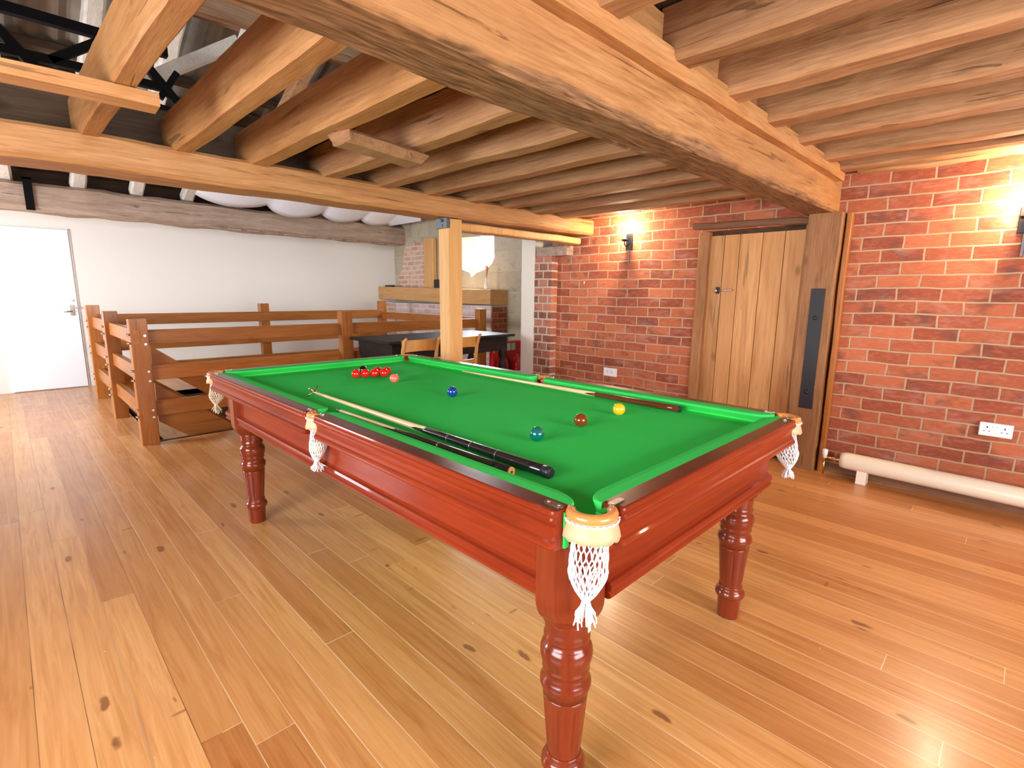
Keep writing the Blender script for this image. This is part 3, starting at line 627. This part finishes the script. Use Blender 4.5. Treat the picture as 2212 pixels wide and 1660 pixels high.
# ------------------------------------------------------------------ sockets
def socket(y0, y1, z0, z1, label, switches):
    s = thing('wall_socket', label, 'socket', (XW-.015, (y0+y1)/2, z0))
    MB().box(XW-.028, XW, y0, y1, z0, z1).obj('face_plate', M['white'], s, bevel=.005)
    w_ = (y1-y0)
    if switches:
        MB().box(XW-.031, XW-.027, y0+w_*.43, y0+w_*.49, z1-.032, z1-.012).box(XW-.031, XW-.027, y0+w_*.53, y0+w_*.59, z1-.032, z1-.012).obj('switch', M['white'], s, bevel=.001)
        b = MB()
        for c in (.24, .76):
            b.box(XW-.0285, XW-.0275, y0+w_*c-.003, y0+w_*c+.003, z0+.05, z0+.062)
            for dd in (-.012, .012): b.box(XW-.0285, XW-.0275, y0+w_*c+dd-.004, y0+w_*c+dd+.004, z0+.03, z0+.034)
        b.obj('pin_holes', M['rubber'], s)
    else:
        b = MB()
        for dd in (-.02, .02): b.lathe([(.003, -.0005), (.003, .0005)], (0, 0, 0), 8)
        b.bm.free()
        MB().box(XW-.0285, XW-.0275, y0+.045, y0+.052, z0+.04, z0+.05).box(XW-.0285, XW-.0275, y1-.052, y1-.045, z0+.04, z0+.05).obj('pin_holes', M['rubber'], s)
socket(-.02, .135, .455, .54, 'white double power socket on the brick above the tube radiator', True)
socket(2.84, 2.99, .49, .575, 'white double socket low on the brick under the left wall lamp', False)
MB().tube([(XW-.002, 3.29, 1.40), (XW-.03, 3.27, 1.43)], .005, 6).obj('wall_hook', M['white'], label='tiny white nail hook in the brick left of the lamp', cat='hook', base=(XW, 3.28, 1.4))
# ------------------------------------------------------------------ tubular radiator
rd = thing('tube_radiator', 'cream tubular heating pipe on stub feet along the brick wall', 'radiator', (4.2, -.6, 0))
b = MB(); R_ = .060; b.tube([(4.2, .83, .14), (4.2, .80, .14), (4.2, -2.4, .11), (4.2, -2.43, .11)], [.052, R_, R_, .052], 28); b.obj('pipe_body', M['radiator'], rd)
for y in (.69, -.9, -2.2):
    MB().prism([(4.155, 0), (4.235, 0), (4.235, .10), (4.165, .10)], 1, y-.03, y+.03).obj('foot', M['radiator'], rd)
MB().tube([(4.2, .82, .135), (4.2, .89, .135)], .013).tube([(4.2, .885, .135), (4.2, .94, .135)], .008).obj('pipe_tail', M['brass'], rd)
MB().tube([(4.2, .935, .01), (4.2, .935, .13)], .007).obj('feed_pipe', M['brass'], rd)
MB().lathe([(.012, .13), (.013, .15), (.018, .155), (.018, .19), (.014, .195)], (4.2, .935, 0), 14).obj('valve_cap', M['white'], rd)

# ------------------------------------------------------------------ snooker table
X0, X1, Y0, Y1, ZT, ZC = .782, 2.165, .565, 3.285, .845, .806
YM = (Y0+Y1)/2-.04
T = thing('snooker_table', 'mahogany snooker table with green cloth and turned fluted legs', 'snooker table', ((X0+X1)/2, (Y0+Y1)/2, 0))
WI = .052; NO = .108     # rail wood width, cushion nose distance from the outer edge
prof = [(0, .845), (-.047, .845), (-.051, .843), (-.0525, .838), (-.0515, .832), (-.0545, .829), (-.056, .823), (-.0535, .816), (-.048, .812), (-.0445, .804), (-.043, .792), (-.0445, .782), (-.049, .774), (-.054, .770), (-.0575, .765), (-.0575, .758), (-.054, .753), (-.048, .751), (-.040, .750), (0, .750)]
# prof is measured outward (negative) from the inner wood edge, which lies WI inside the outer edge
def rail(side, a0, a1, name='rail'):
    """side: L/R along y, N/F along x"""
    b = MB(); rings = []
    ends = [(a0, .55), (a0+.004, .85), (a0+.010, 1.0), (a1-.010, 1.0), (a1-.004, .85), (a1, .55)] 
    for a_, k in ends:
        ring = []
        for o, z in prof:
            oo = o*(1-(1-k)*.22)
            zz = z if k == 1 else (.7975+(z-.7975)*(.90+.10*k))
            if side == 'L': ring.append((X0+WI+oo, a_, zz))
            if side == 'R': ring.append((X1-WI-oo, a_, zz))
            if side == 'N': ring.append((a_, Y0+WI+oo, zz))
            if side == 'F': ring.append((a_, Y1-WI-oo, zz))
        rings.append(ring)
    b.loft(rings)
    r = b.obj(name, [M['mahog'] if side in 'LR' else M['mahogX'], M['railtop']], T, bevel=.0)
    for f in r.data.polygons:
        if abs(f.normal.z) > .9 and f.center.z > .84: f.material_index = 1
    for p_ in r.data.polygons: p_.use_smooth = False
    return r
def cushion(side, a0, a1, r0, r1):
    """cushion with rounded jaws of radius r0, r1 at its two ends"""
    b = MB(); rings = []; L = NO-WI
    st_ = []
    n = 10
    for i in range(n+1):
        t = i/n; st_.append((a0+r0*(1-math.cos(t*PI/2)), L*(.12+.88*math.sin(t*PI/2))))
    for i in range(n+1):
        t = 1-i/n; st_.append((a1-r1*(1-math.cos(t*PI/2)), L*(.12+.88*math.sin(t*PI/2))))
    for a_, w_ in st_:
        sec = [(0, .845), (w_*.6, .8445), (w_*.93, .842), (w_, .8385), (w_*.98, .8345), (w_*.62, .813), (w_*.58, ZC-.001), (0, ZC-.001)]
        ring = []
        for o, z in sec:
            if side == 'L': ring.append((X0+WI+o, a_, z))
            if side == 'R': ring.append((X1-WI-o, a_, z))
            if side == 'N': ring.append((a_, Y0+WI+o, z))
            if side == 'F': ring.append((a_, Y1-WI-o, z))
        rings.append(ring)
    b.loft(rings, smooth=False)
    return b.obj('cushion', M['cushion'], T)
CR = .098      # rail ends this far from the outer corner
MG = .040      # half the middle pocket gap
for side in 'LR':
    for a0, a1 in ((Y0+CR-(.008 if side == 'L' else 0), YM-MG), (YM+MG, Y1-CR)): rail(side, a0, a1)
rail('N', X0+CR+.024, X1-CR); rail('F', X0+CR, X1-CR)
rj, rm = .085, .035
for side in 'LR':
    cushion(side, Y0+CR-.006, YM-MG+.004, rj, rm); cushion(side, YM+MG-.004, Y1-CR+.006, rm, rj)
cushion('N', X0+CR+.018, X1-CR+.006, rj, rj); cushion('F', X0+CR-.006, X1-CR+.006, rj, rj)
# bed: slate covered with cloth, notched at the pockets
def notch(cx, cy, r, a0, a1, n=10): return [(cx+r*math.cos(a0+(a1-a0)*i/n), cy+r*math.sin(a0+(a1-a0)*i/n)) for i in range(n+1)]
ci = .052
BX0, BX1, BY0, BY1 = X0+ci, X1-ci, Y0+ci, Y1-ci
q = .012; nr = .050
pts = []
pts += notch(BX0+q, BY0+q, nr, PI*.95, -PI*.45)[::1]
pts = []
def corner(cx, cy, start):
    return notch(cx, cy, nr, start, start-PI*.5)
pts += [(BX0, BY0+nr+q)]+notch(BX0+q, BY0+q, nr, PI/2, 0)+[(BX0+nr+q, BY0)]
pts += [(BX1-nr-q, BY0)]+notch(BX1-q, BY0+q, nr, PI, PI/2)+[(BX1, BY0+nr+q)]
pts += [(BX1, YM-.036)]+notch(BX1+.012, YM, .036, PI*1.45, PI*.55)+[(BX1, YM+.036)]
pts += [(BX1, BY1-nr-q)]+notch(BX1-q, BY1-q, nr, -PI/2, -PI)+[(BX1-nr-q, BY1)]
pts += [(BX0+nr+q, BY1)]+notch(BX0+q, BY1-q, nr, 0, -PI/2)+[(BX0, BY1-nr-q)]
pts += [(BX0, YM+.036)]+notch(BX0-.012, YM, .036, PI*.45, -PI*.45)+[(BX0, YM-.036)]
b = MB(); b.loft([[(x, y, ZC-.05) for x, y in pts], [(x, y, ZC-.006) for x, y in pts], [(x, y, ZC) for x, y in pts]])
b.obj('bed_cloth', M['baize'], T)
# apron frames
IN = .062
def apron(side):
    pr = [(0, .752), (0, .640), (-.006, .634), (-.014, .630), (-.018, .622), (-.017, .612), (-.010, .607), (-.016, .600), (-.016, .592), (-.008, .588), (.02, .588), (.02, .752)]
    b = MB(); rings = []
    if side in 'LR': a0, a1 = Y0+.16, Y1-.16
    else: a0, a1 = X0+.16, X1-.16
    for a_ in (a0, a1):
        ring = []
        for o, z in pr:
            if side == 'L': ring.append((X0+IN+o, a_, z))
            if side == 'R': ring.append((X1-IN-o, a_, z))
            if side == 'N': ring.append((a_, Y0+IN+o, z))
            if side == 'F': ring.append((a_, Y1-IN-o, z))
        rings.append(ring)
    b.loft(rings); return b.obj('apron', M['mahog'] if side in 'LR' else M['mahogX'], T)
for s in 'LRNF': apron(s)
# legs
def leg(cx, cy, sx, sy):
    b = MB()
    def octa(hw, ch, z, rr=0): # square with the outer corner chamfered
        P_ = []
        for (ux, uy, c) in ((1, 1, ch), (-1, 1, ch), (-1, -1, ch), (1, -1, ch)):
            if ux*uy > 0: P_ += [(ux*hw, uy*(hw-c)), (ux*(hw-c), uy*hw)]
            else: P_ += [(ux*(hw-c), uy*hw), (ux*hw, uy*(hw-c))]
        return [V((cx+px, cy+py, z)) for px, py in P_]
    hw = .086
    b.loft([octa(hw, .056, z*1.0) for z in (.752, .62)]+[octa(hw*k, .056*k, z) for k, z in ((1.0, .590), (.985, .575), (.95, .56), (.89, .547), (.82, .538), (.76, .532), (.74, .528), (.70, .522))])
    lg = b.obj('leg', M['mahogZ'], T)
    prof = [(.059, .527), (.058, .515), (.056, .495), (.055, .480), (.058, .475), (.058, .469), (.053, .464), (.053, .459), (.058, .453), (.0635, .444), (.066, .432), (.0655, .418), (.062, .404), (.058, .394), (.060, .389), (.060, .384), (.056, .380), (.0565, .366), (.061, .358), (.0645, .350), (.065, .341), (.062, .332), (.058, .327), (.0575, .312)]
    MB().lathe(prof, (cx, cy, 0), 40).obj('turned_collar', M['mahogZ'], lg)
    def fl(k, n, z):
        m_ = k % 16; fr = max(0, min(1, (z-.155)/.015, (.300-z)/.015))
        return 1-(.035*fr if m_ in (7, 9) else 0)-(.08*fr if m_ == 8 else 0)
    shp = [(.057, .312)]+[(.0565-.013*i/10, .305-.155*i/10) for i in range(11)]+[(.043, .145), (.044, .14)]
    MB().lathe(shp, (cx, cy, 0), 128, flute=fl).obj('fluted_shaft', M['mahogZ'], lg)
    MB().lathe([(.044, .142), (.046, .138), (.046, .132), (.045, .128), (.050, .122), (.0565, .112), (.0575, .102), (.053, .092), (.047, .086), (.045, .078), (.042, .006), (.040, 0)], (cx, cy, 0), 40).obj('foot_ring', M['mahogZ'], lg)
for cx, cy in ((.905, .708), (1.992, .722), (.905, 2.975), (2.03, 3.15)): leg(cx, cy, 1, 1)
# pockets
def pocket(cx, cy, ang, r, span, label=None, cream=False, netlen=.165, tassel=.055, mid=False, drift=(0, 0), ball=False):
    """leather ring open towards the table; ang = outward direction"""
    zt = .834
    def P(a_, rr, z): return V((cx+rr*math.cos(ang+a_), cy+rr*math.sin(ang+a_), z))
    n = 28
    ring = MB().tube([P(-span+2*span*i/n, r, zt) for i in range(n+1)], .0125, 10).obj('pocket_ring', M['leather'], T, label='orange leather pocket ring')
    # skirt, flaring and scalloped
    b = MB(); rows = []; m_ = 56; ks = .93
    for j, (dr, z) in enumerate(((.010, zt-.004), (.012, zt-.012), (.012, zt-.024), (.016, zt-.036), (.019, zt-.046))):
        row = []
        for i in range(m_+1):
            a_ = -span*ks+2*span*ks*i/m_; zz = z-(abs(math.sin(i*PI/8))*.005 if j == 4 else 0)
            row.append(P(a_, r+dr, zz))
        rows.append(row)
    b.loft(rows, close=False, smooth=True)
    sk = b.obj('leather_skirt', M['skirt'], ring, label='pale scalloped leather skirt'); so = sk.modifiers.new('t', 'SOLIDIFY'); so.thickness = .0025
    MB().tube([P(-span*ks+2*span*ks*i/80, r+.0135+.001*math.cos(i*1.9), zt-.0105+.0012*math.sin(i*1.1)) for i in range(81)], .0022, 6).obj('lacing', M['cotton'], ring)
    # net
    zs = zt-.034; nst = 20; b = MB(); seg = 30
    def rad(t):
        R0 = r*.86
        if t < .6: return R0*(.95+.12*t/.6)
        return R0*(1.07-.92*((t-.6)/.4)**1.5)
    for fam in (1, -1):
        for k in range(nst):
            pts_ = []
            for i in range(seg+1):
                t = i/seg; tw = fam*t*1.55+.03*math.sin(t*40+k)
                a_ = 2*PI*k/nst+tw+(.0 if fam == 1 else .0)
                # zig-zag that pinches at knots
                rr = rad(t)*(1+.02*math.sin(k*5.1+i))
                pts_.append(V((cx+drift[0]*t+rr*math.cos(a_), cy+drift[1]*t+rr*math.sin(a_), zs-netlen*t)))
            b.tube(pts_, .0017, 4, caps=False)
    nt = b.obj('net', M['cream'] if cream else M['cotton'], ring, label=('cream' if cream else 'white')+' cord net bag')
    b = MB(); ex, ey = cx+drift[0], cy+drift[1]; zb = zs-netlen
    for k in range(38):
        a_ = random.choice((.3, 1.7, 2.9, 4.2, 5.4))+random.uniform(-.35, .35); R1 = random.uniform(.004, .026); L = tassel*random.uniform(.55, 1.05)
        b.tube([(ex+.004*math.cos(a_), ey+.004*math.sin(a_), zb+.012), (ex+R1*.5*math.cos(a_), ey+R1*.5*math.sin(a_), zb-L*.35), (ex+R1*.95*math.cos(a_), ey+R1*.95*math.sin(a_), zb-L*.75), (ex+R1*math.cos(a_)+random.uniform(-.005, .005), ey+R1*math.sin(a_)+random.uniform(-.005, .005), zb-L)], .0019, 5)
    b.sphere((ex, ey, zb+.004), .008, 8)
    b.obj('tassel', M['cream'] if cream else M['cotton'], ring)
    # fixing plates and screws on the rail ends
    for s in (-1, 1):
        tip = P(s*span, r, .8475)
    return ring
pc = .054; pr_ = .045
d8 = PI*.56
rn = pocket(X0+pc+.026, Y0+pc-.002, -PI*.75, .046, d8, netlen=.155, tassel=.06, drift=(-.036, -.020))
pocket(X1-pc, Y0+pc, -PI*.25, pr_, d8, netlen=.165, tassel=.035, drift=(.005, -.03))
pocket(X0+pc, Y1-pc, PI*.75, pr_, d8, cream=True, netlen=.15, tassel=.05, drift=(-.02, .02))
pocket(X1-pc, Y1-pc, PI*.25, pr_, d8, netlen=.12)
pocket(X0+.042, YM, PI, .035, PI*.52, mid=True, netlen=.15, tassel=.04, drift=(-.025, -.01))
pocket(X1-.042, YM, 0, .035, PI*.52, mid=True, netlen=.12)
# nickel plates on rail ends
def plate(x, y, lx, ly):
    b = MB(); n = 10; pts_ = []
    w_ = min(lx, ly)/2; 
    if lx > ly:
        for i in range(n+1): a_ = -PI/2+PI*i/n; pts_.append((x+lx/2-w_+w_*math.cos(a_), y+w_*math.sin(a_)))
        for i in range(n+1): a_ = PI/2+PI*i/n; pts_.append((x-lx/2+w_+w_*math.cos(a_), y+w_*math.sin(a_)))
    else:
        for i in range(n+1): a_ = PI*i/n; pts_.append((x+w_*math.cos(a_), y+ly/2-w_+w_*math.sin(a_)))
        for i in range(n+1): a_ = PI+PI*i/n; pts_.append((x+w_*math.cos(a_), y-ly/2+w_+w_*math.sin(a_)))
    b.prism(pts_, 2, .8452, .8475)
    p_ = b.obj('corner_plate', M['nickel'], T, label='nickel fixing plate')
    b = MB()
    for s in (-1, 1):
        dx, dy = (s*lx*.28, 0) if lx > ly else (0, s*ly*.28)
        b.sphere((x+dx, y+dy, .8475), .0042, 8, (1, 1, .5))
    b.obj('screws', M['steel'], p_)
for x in (X0+.030, X1-.030):
    for y in (Y0+CR+.020, Y1-CR-.020): plate(x, y, .018, .052)
    plate(x, YM-MG-.014, .016, .034); plate(x, YM+MG+.014, .016, .034)
for x in (X0+CR+.020, X1-CR-.020):
    for y in (Y0+.030, Y1-.030): plate(x+(.022 if x < 1.2 and y < 1 else 0), y, .052, .018)
# green cloth turned round the slate at the near corner pocket
for (x, y, sx, sy) in ((X0, Y0, 1, 1), (X1, Y0, -1, 1), (X0, Y1, 1, -1), (X1, Y1, -1, -1)):
    MB().box(min(x+sx*.030, x+sx*.045), max(x+sx*.030, x+sx*.045), min(y+sy*.085, y+sy*.12), max(y+sy*.085, y+sy*.12), .752, .835).box(min(x+sx*.085, x+sx*.12), max(x+sx*.085, x+sx*.12), min(y+sy*.030, y+sy*.045), max(y+sy*.030, y+sy*.045), .752, .835).obj('pocket_lining', M['baize'], T)

# ------------------------------------------------------------------ balls
BRD = .026
def ball(name, label, col, x, y, z=None, group='snooker balls'):
    b = MB(); b.sphere((x, y, (ZC+BRD) if z is None else z), BRD, 40)
    return b.obj(name, ballmat(name, col), label=label, cat='ball', group=group, base=(x, y, ZC if z is None else z-BRD))
ball('snooker_ball', 'dark green ball nearest the corner pocket', (.0, .13, .105), 1.242, 1.127)
ball('snooker_ball', 'brown ball between the green and yellow balls', (.20, .035, .006), 1.505, 1.144)
ball('snooker_ball', 'yellow ball beside the brown ball', (.95, .50, .015), 1.775, 1.153)
ball('snooker_ball', 'blue ball alone in the middle of the cloth', (.006, .045, .26), 1.496, 1.913)
ball('snooker_ball', 'pink ball at the right end of the reds', (.90, .16, .12), 1.503, 2.440)
reds = [(1.423, 2.724, 'leftmost red ball of the front row'), (1.471, 2.703, 'red ball second from the left in the front row'), (1.518, 2.678, 'red ball third from the left in the front row'), (1.562, 2.648, 'red ball at the right end of the front row'),
        (1.612, 2.700, 'red ball behind the right end of the front row'), (1.572, 2.735, 'red ball behind the third of the front row')]
for x, y, lb in reds: ball('snooker_ball', lb, (.80, .008, .006), x, y)
ball('snooker_ball', 'black ball half hidden behind the leftmost reds', (.006, .006, .007), 1.530, 2.84)
for i, (dx, dy, z, lb, c) in enumerate(((-.0, .002, .705, 'cream ball resting in the left middle pocket net', (.80, .72, .45)),)):
    ball('snooker_ball', lb, c, X0+.03, YM-.004, z)

# ------------------------------------------------------------------ cues
def seg_tube(name, parent, p, q, r0, r1, mat, n=16, label=None, k=8):
    p, q = V(p), V(q)
    return MB().tube([p.lerp(q, i/k) for i in range(k+1)], [r0+(r1-r0)*i/k for i in range(k+1)], n).obj(name, mat, parent, label=label)
def lerp(a_, b_, t): return V(a_).lerp(V(b_), t)
# rest with brass cross head
A, B = V((1.012, 2.352, ZC+.022)), V((1.005, .862, ZC+.0165))
rs = thing('snooker_rest', 'cross headed rest with pale shaft and long black butt on the left of the cloth', 'rest', (1.008, 1.6, ZC))
seg_tube('shaft', rs, A, lerp(A, B, .66), .0065, .0125, M['paleash'])
def splice(parent, P0, P1, r0, r1, mat, name='butt', n=16):
    """butt whose start is cut to long points over the shaft"""
    P0, P1 = V(P0), V(P1); t = (P1-P0).normalized(); s_ = V((1, 0, 0)); s_ = (s_-t*s_.dot(t)).normalized(); u_ = t.cross(s_)
    rings = []
    for i in range(9):
        k = i/8; p = P0.lerp(P1, k); rr = r0+(r1-r0)*k
        ring = []
        for j in range(n):
            a_ = 2*PI*j/n
            d_ = (.5-.5*math.cos(2*a_))*(.16 if i == 0 else 0)
            ring.append(p+t*d_+(s_*math.cos(a_)+u_*math.sin(a_))*rr)
        rings.append(ring)
    return MB().loft(rings, smooth=True).obj(name, mat, parent)
splice(rs, lerp(A, B, .56), B, .0123, .0168, M['ebony'])
for t_ in (.70, .78, .86):
    MB().tube([lerp(A, B, t_), lerp(A, B, t_+.0015)], .0160 if t_ > .72 else .0152, 16).obj('silver_ring', M['steel'], rs)
MB().tube([lerp(A, B, .985), lerp(A, B, 1.0), B+V((0, -.006, 0))], [.0172, .0172, .013], 16).obj('rubber_end', M['rubber'], rs)
b = MB()
for a_ in (PI/4, 3*PI/4):
    c_ = V((1.012, 2.362, ZC+.026)); dv = V((math.cos(a_)*.036, 0, math.sin(a_)*.030))
    b.tube([c_+dv*s+V((0, (abs(s)**2)*.012, 0)) for s in (-1, -.5, 0, .5, 1)], [.004, .0035, .005, .0035, .004], 8)
b.tube([(1.012, 2.372, ZC+.026), (1.012, 2.335, ZC+.0225)], .0078, 12)
b.obj('cross_head', M['brass'], rs)
# cue at the left cushion
A, B = V((.908, 1.88, ZC+.030)), V((.937, .945, ZC+.0145))
cu = thing('snooker_cue', 'black butted cue lying along the left cushion by the middle pocket', 'cue', (.92, 1.45, ZC), 'cues')
seg_tube('shaft', cu, A, lerp(A, B, .5), .0055, .0095, M['paleash'])
splice(cu, lerp(A, B, .33), B, .0090, .0142, M['ebony'])
MB().tube([lerp(A, B, .665), lerp(A, B, .672)], .0130, 16).obj('brass_ring', M['brass'], cu)
MB().tube([B, B+V((0.0003, -.004, 0))], .0142, 16).obj('butt_end', M['leather'], cu)
MB().tube([B+V((0.0003, -.0035, 0)), B+V((0.0003, -.0046, 0))], .004, 10).obj('socket_hole', M['rubber'], cu)
seg_tube('tip', cu, A, A+V((-.001, .03, 0)), .0055, .0050, M['ebony'])
# cue at the right cushion
A, B = V((2.040, 2.50, ZC+.0065)), V((2.012, 1.005, ZC+.0150))
cu = thing('snooker_cue', 'reddish butted cue with a long pale shaft by the right cushion', 'cue', (2.03, 1.75, ZC), 'cues')
seg_tube('shaft', cu, A, lerp(A, B, .72), .0050, .0115, M['paleash'])
splice(cu, lerp(A, B, .66), B, .0112, .0148, M['rosewood'])
MB().tube([B, B+V((0, -.004, 0))], .0145, 16).obj('butt_end', M['rubber'], cu)
